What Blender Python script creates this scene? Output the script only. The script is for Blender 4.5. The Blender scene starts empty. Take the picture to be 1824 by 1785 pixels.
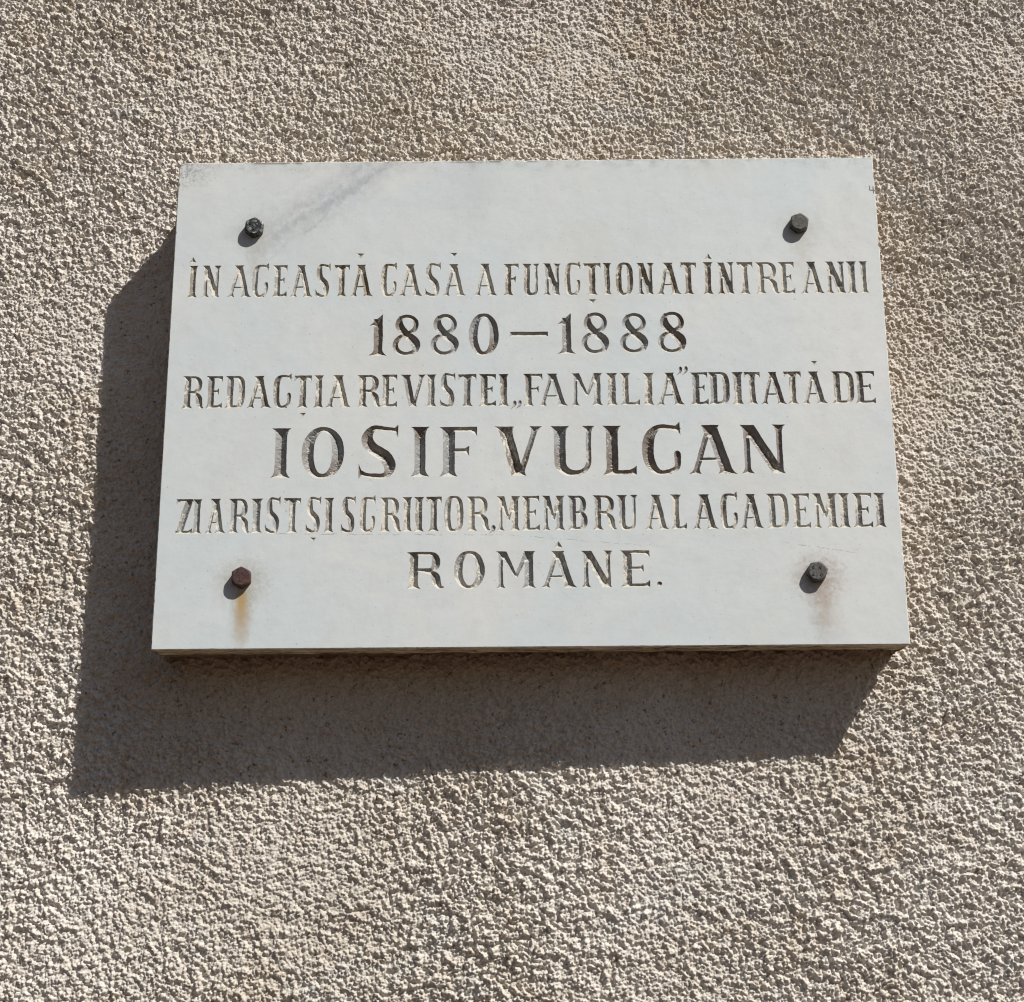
import bpy, math, random
import numpy as np
from mathutils import Vector, Matrix
from mathutils.geometry import delaunay_2d_cdt

scene = bpy.context.scene
COL = scene.collection
random.seed(7)
rng = np.random.default_rng(11)

# ------------------------------------------------------------------ camera
F_PX, CX, CY = 3000.0, 912.0, 892.5              # focal length and centre in photo pixels (1824 wide)
PITCH, YAW, ROLL = 0.30231, 0.02847, -0.0063
CAM = np.array([0.02345, -1.36237, -0.50066])
PL_W, PL_H = 0.60, 0.43015                       # the marble slab
ALPHA, STAND = 0.02389, 0.05864                  # slab leans 1.4 deg off the wall, its face 59 mm out
SUN = Vector((1.11936, -1.0, 1.53905)).normalized()


def rot_x(a): return np.array([[1, 0, 0], [0, math.cos(a), -math.sin(a)], [0, math.sin(a), math.cos(a)]])
def rot_z(a): return np.array([[math.cos(a), -math.sin(a), 0], [math.sin(a), math.cos(a), 0], [0, 0, 1]])


_R = rot_z(YAW) @ rot_x(PITCH)
_r, _f, _u = _R @ [1, 0, 0], _R @ [0, 1, 0], _R @ [0, 0, 1]
_c, _s = math.cos(ROLL), math.sin(ROLL)
_right, _up = _c * _r + _s * _u, -_s * _r + _c * _u
cam_data = bpy.data.cameras.new('camera')
cam = bpy.data.objects.new('camera', cam_data)
COL.objects.link(cam)
cam.matrix_world = Matrix(((_right[0], _up[0], -_f[0], CAM[0]), (_right[1], _up[1], -_f[1], CAM[1]),
                           (_right[2], _up[2], -_f[2], CAM[2]), (0, 0, 0, 1)))
cam_data.sensor_fit = 'HORIZONTAL'
cam_data.sensor_width = 36.0
cam_data.lens = F_PX / 1824.0 * 36.0
cam_data.clip_start, cam_data.clip_end = 0.01, 500.0
scene.camera = cam

# ------------------------------------------------------------------ sky, sun, exposure
world = bpy.data.worlds.new('World')
scene.world = world
world.use_nodes = True
wn, wl = world.node_tree.nodes, world.node_tree.links
wn.clear()
w_out = wn.new('ShaderNodeOutputWorld')
w_bg = wn.new('ShaderNodeBackground')
w_sky = wn.new('ShaderNodeTexSky')
w_sky.sky_type = 'NISHITA'
w_sky.sun_disc = False
w_sky.sun_elevation = math.asin(SUN.z)
w_sky.sun_rotation = math.atan2(SUN.x, SUN.y)
w_sky.ground_albedo = 0.3
w_geo = wn.new('ShaderNodeNewGeometry')
w_sep = wn.new('ShaderNodeSeparateXYZ')
w_rng = wn.new('ShaderNodeMapRange')
w_mix = wn.new('ShaderNodeMix')
w_mix.data_type = 'RGBA'
wl.new(w_geo.outputs['Incoming'], w_sep.inputs[0])
wl.new(w_sep.outputs['Z'], w_rng.inputs['Value'])     # incoming points back to the viewer: +z = below the horizon
w_rng.inputs['From Min'].default_value = -0.02
w_rng.inputs['From Max'].default_value = 0.04
wl.new(w_rng.outputs[0], w_mix.inputs['Factor'])
wl.new(w_sky.outputs[0], w_mix.inputs['A'])
w_mix.inputs['B'].default_value = (2.45, 1.58, 1.10, 1)   # light off the sunlit street below
wl.new(w_mix.outputs['Result'], w_bg.inputs['Color'])
w_bg.inputs['Strength'].default_value = 0.039
wl.new(w_bg.outputs[0], w_out.inputs[0])

sun_data = bpy.data.lights.new('sun', 'SUN')
sun_data.energy = 4.2
sun_data.angle = math.radians(0.53)
sun_data.color = (1.0, 0.96, 0.90)
sun = bpy.data.objects.new('sun', sun_data)
COL.objects.link(sun)
sun.location = SUN * 5
sun.rotation_euler = SUN.to_track_quat('Z', 'Y').to_euler()

scene.cycles.filter_width = 1.15
scene.view_settings.view_transform = 'Standard'
scene.view_settings.look = 'None'
scene.view_settings.exposure = 0.07
scene.view_settings.gamma = 1.0
scene.view_settings.use_curve_mapping = False


# ------------------------------------------------------------------ helpers
def mesh_obj(name, verts, faces, mats, parent=None, smooth=False, mat_idx=None):
    me = bpy.data.meshes.new(name)
    me.from_pydata([tuple(map(float, v)) for v in verts], [], [tuple(map(int, f)) for f in faces])
    for m in (mats if isinstance(mats, (list, tuple)) else [mats]):
        me.materials.append(m)
    if mat_idx is not None:
        me.polygons.foreach_set('material_index', np.asarray(mat_idx, dtype=np.int32))
    me.polygons.foreach_set('use_smooth', np.full(len(me.polygons), smooth))
    me.update()
    o = bpy.data.objects.new(name, me)
    COL.objects.link(o)
    if parent is not None:
        o.parent = parent
    return o


def tag(o, label, category, group=None):
    o['label'], o['category'] = label, category
    if group:
        o['group'] = group
    return o


_G = rng.normal(size=(1024, 1024, 2)).astype(np.float32)
_G /= np.linalg.norm(_G, axis=2, keepdims=True)
_J = rng.random((1024, 1024, 3)).astype(np.float32)


def perlin(x, y, wl_, ang=0.0, off=0.0):
    """gradient noise, about -0.7..0.7; wavelength wl_ in the units of x, y"""
    ca, sa = math.cos(ang), math.sin(ang)
    px = ((x * ca - y * sa) / wl_ + 300.5 + off).astype(np.float32)
    py = ((x * sa + y * ca) / wl_ + 300.5 + off * 1.7).astype(np.float32)
    ix, iy = np.floor(px).astype(np.int32), np.floor(py).astype(np.int32)
    fx, fy = px - ix, py - iy
    ux, uy = fx * fx * fx * (fx * (fx * 6 - 15) + 10), fy * fy * fy * (fy * (fy * 6 - 15) + 10)

    def g(i, j):
        t = _G[(ix + i) & 1023, (iy + j) & 1023]
        return t[..., 0] * (fx - i) + t[..., 1] * (fy - j)
    a = g(0, 0); a += (g(1, 0) - a) * ux
    b = g(0, 1); b += (g(1, 1) - b) * ux
    return a + (b - a) * uy


def grains(x, y, size, ang=0.0, off=0):
    """rounded lumps of random height, one per jittered cell"""
    ca, sa = math.cos(ang), math.sin(ang)
    px = ((x * ca - y * sa) / size + 400).astype(np.float32)
    py = ((x * sa + y * ca) / size + 400).astype(np.float32)
    ix, iy = np.floor(px).astype(np.int32), np.floor(py).astype(np.int32)
    out = np.zeros_like(px)
    for i in (-1, 0, 1):
        for j in (-1, 0, 1):
            t = _J[(ix + i + off) & 1023, (iy + j) & 1023]
            dx = px - (ix + i) - t[..., 0]
            dy = py - (iy + j) - t[..., 1]
            hgt = 0.25 + 0.95 * t[..., 2]
            rad2 = (0.34 + 0.38 * ((t[..., 2] * 7.3) % 1.0)) ** 2
            k = 1.0 - (dx * dx + dy * dy) / rad2
            np.maximum(out, hgt * np.sqrt(np.maximum(k, 0)), out=out)
    return out


def plaque_from_photo(px, py, n=0.0):
    """where the ray of a photo pixel meets the slab's plane (n metres proud of its face), in the slab's own u, v"""
    d = _f + (px - CX) / F_PX * _right - (py - CY) / F_PX * _up
    Rt = rot_z(ALPHA).T
    l, c = Rt @ d, Rt @ (CAM - np.array([0, -STAND, 0]))
    t = (-n - c[1]) / l[1]
    return c[0] + t * l[0], c[2] + t * l[2]


# ------------------------------------------------------------------ materials
class Nodes:
    def __init__(self, name):
        self.mat = bpy.data.materials.new(name)
        self.mat.use_nodes = True
        self.t = self.mat.node_tree
        self.bsdf = self.t.nodes['Principled BSDF']
        self.co = self.t.nodes.new('ShaderNodeTexCoord').outputs['Object']

    def put(self, sock, v):
        if isinstance(v, bpy.types.NodeSocket):
            self.t.links.new(v, sock)
        else:
            sock.default_value = v

    def math(self, op, a, b=None, c=None, clamp=False):
        n = self.t.nodes.new('ShaderNodeMath'); n.operation = op; n.use_clamp = clamp
        for i, v in enumerate((a, b, c)):
            if v is not None:
                self.put(n.inputs[i], v)
        return n.outputs[0]

    def vec(self, op, a, b):
        n = self.t.nodes.new('ShaderNodeVectorMath'); n.operation = op
        self.put(n.inputs[0], a); self.put(n.inputs[1], b)
        return n.outputs['Value'] if op in ('LENGTH', 'DOT_PRODUCT') else n.outputs['Vector']

    def noise(self, scale, detail=3.0, rough=0.55, dist=0.0, vec=None):
        n = self.t.nodes.new('ShaderNodeTexNoise')
        self.put(n.inputs['Vector'], vec or self.co)
        n.inputs['Scale'].default_value = scale
        n.inputs['Detail'].default_value = detail
        n.inputs['Roughness'].default_value = rough
        n.inputs['Distortion'].default_value = dist
        return n.outputs['Fac']

    def ramp(self, v, lo, hi, a=0.0, b=1.0, smooth=True):
        n = self.t.nodes.new('ShaderNodeMapRange')
        n.interpolation_type = 'SMOOTHSTEP' if smooth else 'LINEAR'
        self.put(n.inputs['Value'], v)
        n.inputs['From Min'].default_value, n.inputs['From Max'].default_value = lo, hi
        n.inputs['To Min'].default_value, n.inputs['To Max'].default_value = a, b
        return n.outputs[0]

    def mix(self, fac, a, b, blend='MIX'):
        n = self.t.nodes.new('ShaderNodeMix'); n.data_type = 'RGBA'; n.blend_type = blend
        self.put(n.inputs['Factor'], fac)
        for k, v in (('A', a), ('B', b)):
            self.put(n.inputs[k], v if isinstance(v, bpy.types.NodeSocket) else (*v, 1.0))
        return n.outputs['Result']

    def bump(self, h, dist, strength=1.0):
        n = self.t.nodes.new('ShaderNodeBump')
        n.inputs['Strength'].default_value, n.inputs['Distance'].default_value = strength, dist
        self.put(n.inputs['Height'], h)
        self.put(self.bsdf.inputs['Normal'], n.outputs[0])

    def done(self, color, rough, spec=0.5, metal=0.0):
        self.put(self.bsdf.inputs['Base Color'], color if isinstance(color, bpy.types.NodeSocket) else (*color, 1))
        self.put(self.bsdf.inputs['Roughness'], rough)
        self.put(self.bsdf.inputs['Metallic'], metal)
        self.bsdf.inputs['Specular IOR Level'].default_value = spec
        return self.mat

    def sep(self):
        n = self.t.nodes.new('ShaderNodeSeparateXYZ'); self.put(n.inputs[0], self.co)
        return n.outputs

    def blob(self, x, z, sx, sz, wob=0.0):
        """1 in the middle of an ellipse on the x-z plane, 0 outside it"""
        d = self.vec('MULTIPLY', self.vec('SUBTRACT', self.co, (x, 0, z)), (1 / sx, 0, 1 / sz))
        l = self.vec('LENGTH', d, (0, 0, 0))
        if wob:
            l = self.math('ADD', l, self.math('MULTIPLY', self.math('SUBTRACT', self.noise(260, 4), 0.5), wob))
        return self.ramp(l, 1.0, 0.1)


def roughcast_material(name, base, brown):
    m = Nodes(name)
    big = m.noise(3.2, 4, 0.6)
    mid = m.noise(24, 4, 0.6)
    xyz = m.sep()
    soil = m.math('ADD', m.math('MULTIPLY', xyz['Z'], 0.55), m.math('MULTIPLY', xyz['X'], 0.28))
    soil = m.ramp(m.math('ADD', soil, m.math('MULTIPLY', m.math('SUBTRACT', m.noise(5, 5, 0.65, 0.5), 0.5), 0.55)), -0.06, 0.42, 0, 0.40)
    c = m.mix(m.ramp(big, 0.35, 0.7), base, tuple(b * k for b, k in zip(base, (0.86, 0.84, 0.80))))
    c = m.mix(soil, c, tuple(b * k for b, k in zip(base, (0.76, 0.72, 0.64))))
    c = m.mix(m.ramp(mid, 0.45, 0.75, 0, 0.42), c, tuple(b * k for b, k in zip(base, (0.78, 0.70, 0.60))))
    c = m.mix(m.ramp(m.noise(380, 3, 0.65, 0, m.vec('ADD', m.co, (4, 6, 2))), 0.57, 0.66, 0, 0.6), c, tuple(b * 0.38 for b in base))  # dark speckle painted in for the fine shade of the pits
    c = m.mix(m.ramp(m.noise(9, 4, 0.7, 0.8, m.vec('ADD', m.co, (8, 1, 3))), 0.52, 0.70, 0, 0.45), c, tuple(b * k for b, k in zip(base, (0.76, 0.66, 0.54))))
    c = m.mix(m.ramp(m.noise(14, 4, 0.7, 0.8, m.vec('ADD', m.co, (1, 7, 6))), 0.55, 0.70, 0, 0.5), c, (0.74, 0.745, 0.735))
    speck = m.noise(210, 2, 0.5)                                     # odd brown and grey sand grains
    c = m.mix(m.ramp(speck, 0.645, 0.71, 0, 0.75), c, brown)
    c = m.mix(m.ramp(m.noise(160, 2, 0.5, 0, m.vec('ADD', m.co, (7, 3, 1))), 0.67, 0.73, 0, 0.6), c, (0.30, 0.31, 0.31))
    c = m.mix(m.ramp(m.noise(700, 3, 0.7), 0.3, 0.75, 0, 0.35), c, tuple(b * 0.72 for b in base))
    m.bump(m.noise(650, 4, 0.7), 0.0011, 0.85)
    return m.done(c, 0.93, 0.25)


mat_wall = roughcast_material('roughcast', (0.845, 0.795, 0.73), (0.20, 0.095, 0.045))
mat_mortar = roughcast_material('mortar', (0.36, 0.27, 0.19), (0.13, 0.06, 0.03))

BOLT_PX = [(451.7, 402.3), (1424.4, 394.7), (428.4, 1027.0), (1457.0, 1016.8)]
BOLT_H = 0.0066
BOLT_UV = [plaque_from_photo(x, y, BOLT_H) for x, y in BOLT_PX]


def marble_material():
    m = Nodes('white_marble')
    xyz = m.sep()
    warp = m.noise(14, 4, 0.6)
    c = m.mix(m.ramp(m.noise(6, 5, 0.62, 0.6), 0.35, 0.7), (0.700, 0.768, 0.785), (0.775, 0.795, 0.785))
    c = m.mix(m.ramp(m.noise(60, 5, 0.7), 0.40, 0.75, 0, 0.32), c, (0.58, 0.60, 0.61))
    # the grey vein that comes down from the top edge
    a, b = plaque_from_photo(672, 300), plaque_from_photo(470, 445)
    dx, dz = b[0] - a[0], b[1] - a[1]
    L = math.hypot(dx, dz)
    nx, nz = -dz / L, dx / L
    s = m.math('ADD', m.math('MULTIPLY', xyz['X'], nx), m.math('MULTIPLY', xyz['Z'], nz))
    s = m.math('SUBTRACT', s, a[0] * nx + a[1] * nz)
    t = m.math('ADD', m.math('MULTIPLY', xyz['X'], dx / L / L), m.math('MULTIPLY', xyz['Z'], dz / L / L))
    t = m.math('SUBTRACT', t, (a[0] * dx + a[1] * dz) / L / L)
    run = m.ramp(t, 1.25, 0.65)
    grain = m.ramp(m.noise(120, 6, 0.75), 0.36, 0.62, 0.25, 1)
    for off, amp, freq, half, dark in ((0.0, 0.034, 16, 0.0065, 0.55), (0.010, 0.040, 22, 0.0030, 0.42), (-0.006, 0.05, 13, 0.0022, 0.5), (0.004, 0.034, 16, 0.030, 0.5), (0.034, 0.045, 18, 0.004, 0.16)):
        sv = m.math('ADD', m.math('ADD', s, off), m.math('MULTIPLY', m.math('SUBTRACT', m.noise(freq, 5, 0.6), 0.5), amp))
        line = m.math('MULTIPLY', m.ramp(m.math('ABSOLUTE', sv), half, half * 0.1), m.math('MULTIPLY', run, grain))
        c = m.mix(m.math('MULTIPLY', line, dark * 0.85), c, (0.40, 0.435, 0.475))
    # a second, very faint vein to its right
    e = plaque_from_photo(840, 330)
    c = m.mix(m.math('MULTIPLY', m.blob(e[0], e[1], 0.035, 0.055, 0.9), 0.16), c, (0.45, 0.47, 0.5))
    # warm, dusty patches
    c = m.mix(m.ramp(m.noise(9, 4, 0.6, 0.3, m.vec('ADD', m.co, (3, 1, 5))), 0.5, 0.75, 0, 0.35), c, (0.70, 0.68, 0.63))
    # dirt in the top left corner; dirt and painted chip shade along the top edge
    k = plaque_from_photo(318, 300)
    d = m.math('MULTIPLY', m.blob(k[0], k[1], 0.045, 0.028, 1.0), m.ramp(m.noise(330, 5, 0.75), 0.42, 0.62))
    c = m.mix(m.math('MULTIPLY', d, 0.65), c, (0.16, 0.15, 0.13))
    top = m.math('MULTIPLY', m.ramp(xyz['Z'], PL_H / 2 - 0.016, PL_H / 2), m.ramp(m.noise(75, 6, 0.75), 0.45, 0.72))
    c = m.mix(m.math('MULTIPLY', top, 0.6), c, (0.33, 0.30, 0.25))
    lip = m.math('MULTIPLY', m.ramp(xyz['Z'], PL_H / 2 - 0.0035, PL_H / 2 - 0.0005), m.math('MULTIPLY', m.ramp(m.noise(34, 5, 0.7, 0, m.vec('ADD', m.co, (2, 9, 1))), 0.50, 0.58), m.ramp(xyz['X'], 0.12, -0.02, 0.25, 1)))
    c = m.mix(m.math('MULTIPLY', lip, 0.85), c, (0.14, 0.11, 0.08))  # crevice shade painted in patches along the very top edge
    # rust and grime round the bolts
    for (u, v), amt, tint in zip(BOLT_UV, (0.42, 0.40, 0.62, 0.80), ((.42, .36, .27), (.5, .44, .34), (.36, .30, .22), (.34, .24, .18))):
        r = m.math('MULTIPLY', m.blob(u + 0.001, v - 0.003, 0.030, 0.028, 0.9), m.ramp(m.noise(180, 5, 0.75), 0.28, 0.68, 0.25, 1))
        c = m.mix(m.math('MULTIPLY', r, amt), c, tint)
        w = m.math('MULTIPLY', m.blob(u + 0.001, v - 0.024, 0.013, 0.040, 0.5), m.ramp(m.noise(120, 5, 0.7), 0.3, 0.7, 0.3, 1))
        c = m.mix(m.math('MULTIPLY', w, amt * 0.8), c, tint)
    u, v = BOLT_UV[2]
    st = plaque_from_photo(429, 1082)
    c = m.mix(m.math('MULTIPLY', m.blob(st[0] + 0.001, st[1] - 0.006, 0.0105, 0.040, 0.5), 0.62), c, (0.50, 0.37, 0.21))
    c = m.mix(m.math('MULTIPLY', m.blob(st[0], st[1] + 0.005, 0.0058, 0.021, 0.45), 0.68), c, (0.52, 0.33, 0.10))
    u, v = BOLT_UV[3]
    c = m.mix(m.math('MULTIPLY', m.blob(u + 0.008, v - 0.032, 0.015, 0.036, 0.9), 0.30), c, (0.50, 0.40, 0.31))
    # dirt specks all over, and fine pale crystals
    c = m.mix(m.ramp(m.noise(420, 2, 0.5), 0.68, 0.74, 0, 0.5), c, (0.30, 0.29, 0.27))
    c = m.mix(m.ramp(m.noise(520, 2, 0.5, 0, m.vec('ADD', m.co, (5, 2, 9))), 0.68, 0.75, 0, 0.5), c, (0.85, 0.85, 0.83))
    # old guide scratch under the fifth line
    for p, q, th in (((470, 951), (900, 953), 0.00065), ((900, 953), (1200, 975), 0.0004), ((1380, 964), (1530, 985), 0.0006)):
        a, b = plaque_from_photo(*p), plaque_from_photo(*q)
        sl = (b[1] - a[1]) / (b[0] - a[0])
        zz = m.math('SUBTRACT', xyz['Z'], m.math('MULTIPLY', xyz['X'], sl))
        zz = m.math('ADD', m.math('SUBTRACT', zz, a[1] - sl * a[0]), m.math('MULTIPLY', m.math('SUBTRACT', m.noise(90, 4, 0.7), 0.5), 0.004))
        ln = m.ramp(m.math('ABSOLUTE', zz), th, th * 0.3)
        ln = m.math('MULTIPLY', ln, m.ramp(m.noise(110, 4, 0.8), 0.46, 0.56))
        ln = m.math('MULTIPLY', ln, m.math('MULTIPLY', m.ramp(xyz['X'], a[0], a[0] + 0.01), m.ramp(xyz['X'], b[0], b[0] - 0.01)))
        c = m.mix(m.math('MULTIPLY', ln, 0.5), c, (0.25, 0.24, 0.22))
    m.bump(m.math('ADD', m.noise(40, 5, 0.6), m.math('MULTIPLY', m.noise(1100, 3, 0.6), 0.10)), 0.0012, 0.35)
    return m.done(c, m.ramp(m.noise(30, 4), 0.3, 0.7, 0.42, 0.6), 0.4)


def marble_edge_material():
    m = Nodes('weathered_marble_edge')
    xyz = m.sep()
    st = m.vec('MULTIPLY', m.co, (1.0, 3.2, 1.0))
    c = m.mix(m.ramp(m.noise(26, 5, 0.7, 0.4), 0.35, 0.65), (0.66, 0.56, 0.40), (0.50, 0.38, 0.25))
    cr = m.noise(30, 5, 0.72, 0.2, m.vec('MULTIPLY', m.co, (0.5, 4.5, 0.5)))
    c = m.mix(m.ramp(m.math('ABSOLUTE', m.math('SUBTRACT', cr, 0.5)), 0.045, 0.008, 0, 0.95), c, (0.045, 0.028, 0.018))
    c = m.mix(m.ramp(m.noise(44, 4, 0.6, 0.2, st), 0.60, 0.66, 0, 0.9), c, (0.06, 0.04, 0.028))
    c = m.mix(m.ramp(m.noise(400, 4, 0.7), 0.4, 0.8, 0, 0.5), c, (0.24, 0.19, 0.13))
    m.bump(m.math('ADD', m.noise(240, 5, 0.7), m.math('MULTIPLY', cr, 0.6)), 0.0012, 0.8)
    return m.done(c, 0.85, 0.3)


def cut_edge_material():
    m = Nodes('broken_marble_rim')
    c = m.mix(m.ramp(m.noise(150, 5, 0.7), 0.45, 0.68), (0.76, 0.74, 0.70), (0.50, 0.44, 0.36))
    c = m.mix(m.ramp(m.noise(48, 5, 0.7, 0, m.vec('ADD', m.co, (3, 3, 3))), 0.55, 0.66, 0, 0.85), c, (0.10, 0.075, 0.055))
    m.bump(m.noise(600, 4, 0.7), 0.0005, 0.7)
    return m.done(c, 0.7, 0.3)


def groove_material(name, wear, tint):
    """dark paint in the cut letters, washed off the facets that face the rain and flaked elsewhere"""
    m = Nodes(name)
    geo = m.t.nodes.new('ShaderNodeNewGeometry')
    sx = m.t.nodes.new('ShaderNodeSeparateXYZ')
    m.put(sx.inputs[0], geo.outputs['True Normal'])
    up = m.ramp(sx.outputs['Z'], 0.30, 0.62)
    big = m.noise(16, 3, 0.6)
    flake = m.noise(330, 4, 0.65, 0.6, m.vec('MULTIPLY', m.co, (1.0, 1.0, 0.55)))
    own = m.ramp(m.noise(11, 3, 0.6, 0, m.vec('ADD', m.co, (1, 4, 2))), 0.42, 0.60)
    c = m.mix(m.noise(500, 4, 0.7), tuple(t * 0.72 for t in tint), tuple(t * 1.25 for t in tint))
    grey = m.ramp(m.noise(120, 4, 0.7, 0.5), 0.40, 0.68, 0, 0.55)
    c = m.mix(grey, c, (0.29, 0.27, 0.24))
    c = m.mix(m.math('MULTIPLY', own, 0.85), c, (0.36, 0.37, 0.37))
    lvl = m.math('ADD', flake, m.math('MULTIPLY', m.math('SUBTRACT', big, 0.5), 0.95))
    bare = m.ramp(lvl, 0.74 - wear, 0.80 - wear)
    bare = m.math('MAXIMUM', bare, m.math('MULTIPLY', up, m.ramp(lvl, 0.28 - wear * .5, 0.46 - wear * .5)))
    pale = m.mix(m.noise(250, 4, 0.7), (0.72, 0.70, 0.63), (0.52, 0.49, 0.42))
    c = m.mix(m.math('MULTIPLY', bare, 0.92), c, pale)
    m.bump(m.math('ADD', m.noise(260, 4, 0.7, 0, m.vec('MULTIPLY', m.co, (1, 1, 0.6))), m.math('MULTIPLY', bare, 0.25)), 0.0009, 0.6)
    return m.done(c, 0.62, 0.35)


def bolt_material(name, base, scuff, rust, amt, rough, metal):
    m = Nodes(name)
    c = m.mix(m.ramp(m.noise(420, 5, 0.7), 0.35, 0.65), base, tuple(b * 0.45 for b in base))
    c = m.mix(m.ramp(m.noise(300, 4, 0.7, 0.6), 0.54, 0.60, 0, amt), c, scuff)
    c = m.mix(m.ramp(m.noise(200, 4, 0.7, 0, m.vec('ADD', m.co, (2, 8, 4))), 0.5, 0.7, 0, 0.6), c, rust)
    m.bump(m.noise(650, 5, 0.7), 0.0006, 0.7)
    return m.done(c, rough, 0.5, metal)


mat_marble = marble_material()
mat_edge = marble_edge_material()
mat_rim = cut_edge_material()
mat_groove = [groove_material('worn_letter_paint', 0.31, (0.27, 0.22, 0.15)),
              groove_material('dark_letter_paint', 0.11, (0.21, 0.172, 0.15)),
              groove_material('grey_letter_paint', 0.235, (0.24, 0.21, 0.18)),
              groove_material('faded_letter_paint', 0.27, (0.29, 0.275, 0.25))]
mat_bolts = [bolt_material('scuffed_steel', (0.075, 0.075, 0.072), (0.36, 0.42, 0.41), (0.10, 0.085, 0.07), 0.9, 0.42, 0.5),
             bolt_material('dull_steel', (0.10, 0.10, 0.088), (0.22, 0.21, 0.19), (0.11, 0.085, 0.07), 0.5, 0.6, 0.2),
             bolt_material('brown_rust', (0.075, 0.032, 0.028), (0.20, 0.12, 0.10), (0.16, 0.045, 0.025), 0.3, 0.65, 0.0),
             bolt_material('grey_steel', (0.135, 0.135, 0.13), (0.10, 0.09, 0.085), (0.13, 0.10, 0.08), 0.5, 0.55, 0.2)]
mn = Nodes('pencil')
mat_pencil = mn.done((0.24, 0.23, 0.21), 0.8, 0.2)


# ------------------------------------------------------------------ the roughcast wall
def graded(lo, hi, fine, reach):
    """fine steps between lo and hi, growing ones out to +-reach"""
    mid = list(np.arange(lo, hi, fine))
    a, st, left = lo, fine, []
    while a > -reach:
        st = min(st * 1.012, 0.0019) if abs(a) < 1.0 else min(st * 1.06, 0.02); a -= st; left.append(a)
    b, st, right = mid[-1], fine, []
    while b < reach:
        st = min(st * 1.012, 0.0019) if abs(b) < 1.0 else min(st * 1.06, 0.02); b += st; right.append(b)
    return np.array(left[::-1] + mid + right, dtype=np.float32)


def wall_height(X, Z):
    """how far the plaster stands out, in metres"""
    wx = perlin(X, Z, 0.021, 0.3, 3.1) * 0.006
    wz = perlin(X, Z, 0.021, 1.1, 9.7) * 0.006
    A, B = X + wx, Z + wz
    g1 = grains(A, B, 0.0060, 0.5)
    g2 = grains(X, Z, 0.0027, 1.2, 77)
    n1 = perlin(A, B, 0.0071, 0.2, 1.0)
    n2 = perlin(A, B, 0.0037, 0.9, 5.0)
    n3 = perlin(X, Z, 0.0018, 1.9, 8.0)
    pits = 0.5 - np.abs(perlin(A, B, 0.0061, 2.2, 13.0))           # net of thin ridges round pits
    net = np.clip(0.22 + 1.3 * perlin(X, Z, 0.23, 0.7, 21.0) + 0.55 * X + 1.1 * Z, 0.05, 0.8)
    lump = 1.75 * g1 + 1.25 * g2 + 1.6 * n1 + 1.25 * n2
    ridge = 2.3 * pits + 0.5 * g1 + 1.0 * g2 + 1.0 * n1 + 1.5 * n2
    h = lump * (1 - net) + ridge * net
    h += 0.85 * n3 + 0.75 * grains(X, Z, 0.0019, 0.8, 155)
    h += 1.1 * perlin(X, Z, 0.026, 0.4, 31.0) + 0.7 * perlin(X, Z, 0.09, 1.4, 41.0)
    rough = 0.94 + 0.6 * perlin(X, Z, 0.16, 0.1, 51.0)
    return h * rough * 0.00154 - 0.0033 - 0.0036 * np.exp(-((X + 0.40) ** 2 + (Z + 0.34) ** 2) / 0.02)


xs = graded(-0.48, 0.50, 0.00060, 1.6)
zs = graded(-0.53, 0.49, 0.00060, 1.6)
GX, GZ = np.meshgrid(xs, zs)
HT = wall_height(GX, GZ)
fade = np.clip((1.3 - np.maximum(np.abs(GX), np.abs(GZ))) / 0.3, 0, 1)
HT *= 0.3 + 0.7 * fade
nx_, nz_ = len(xs), len(zs)
co = np.empty((nz_, nx_, 3), dtype=np.float32)
co[..., 0], co[..., 1], co[..., 2] = GX, -HT, GZ
idx = np.arange(nx_ * nz_, dtype=np.int32).reshape(nz_, nx_)
quads = np.stack([idx[:-1, :-1], idx[:-1, 1:], idx[1:, 1:], idx[1:, :-1]], axis=-1).reshape(-1, 4)
me = bpy.data.meshes.new('wall')
me.vertices.add(nx_ * nz_)
me.vertices.foreach_set('co', co.reshape(-1))
me.loops.add(quads.size)
me.loops.foreach_set('vertex_index', quads.reshape(-1))
me.polygons.add(len(quads))
me.polygons.foreach_set('loop_start', np.arange(0, quads.size, 4, dtype=np.int32))
me.polygons.foreach_set('use_smooth', np.ones(len(quads), dtype=bool))
me.materials.append(mat_wall)
me.update(calc_edges=True)
wall = bpy.data.objects.new('roughcast_wall', me)
wall['kind'] = 'thing'
COL.objects.link(wall)
tag(wall, 'beige roughcast rendered wall with coarse grainy plaster behind the marble plaque', 'wall')
del co, quads, idx, GX, GZ, HT

# ------------------------------------------------------------------ letter shapes: overlapping polygons in a box of height 1 and width w


def flare(x, wd, y0, y1, ol, orr):
    """a wedge serif at y0 (the flat end) that narrows to the stroke at y1"""
    d = y1 - y0
    L, R = x - wd / 2, x + wd / 2
    return [(L - ol, y0), (R + orr, y0), (R + orr * 0.42, y0 + d * 0.36), (R + orr * 0.10, y0 + d * 0.72), (R, y1),
            (L, y1), (L - ol * 0.10, y0 + d * 0.72), (L - ol * 0.42, y0 + d * 0.36)]


def leg(xb, xt, wd, y0=0.0, y1=1.0):
    return [(xb - wd / 2, y0), (xb + wd / 2, y0), (xt + wd / 2, y1), (xt - wd / 2, y1)]


def stem(xb, xt, wd, bot=(0.06, 0.06), top=(0.06, 0.06), sh=0.14):
    P = [leg(xb, xt, wd)]
    at = lambda y: xb + (xt - xb) * y
    if bot:
        f = flare(xb, wd, 0, sh, *bot)
        P.append([(x + (at(y) - xb), y) for x, y in f])
    if top:
        f = flare(xt, wd, 1, 1 - sh, *top)
        P.append([(x + (at(y) - xt), y) for x, y in f])
    return P


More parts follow.
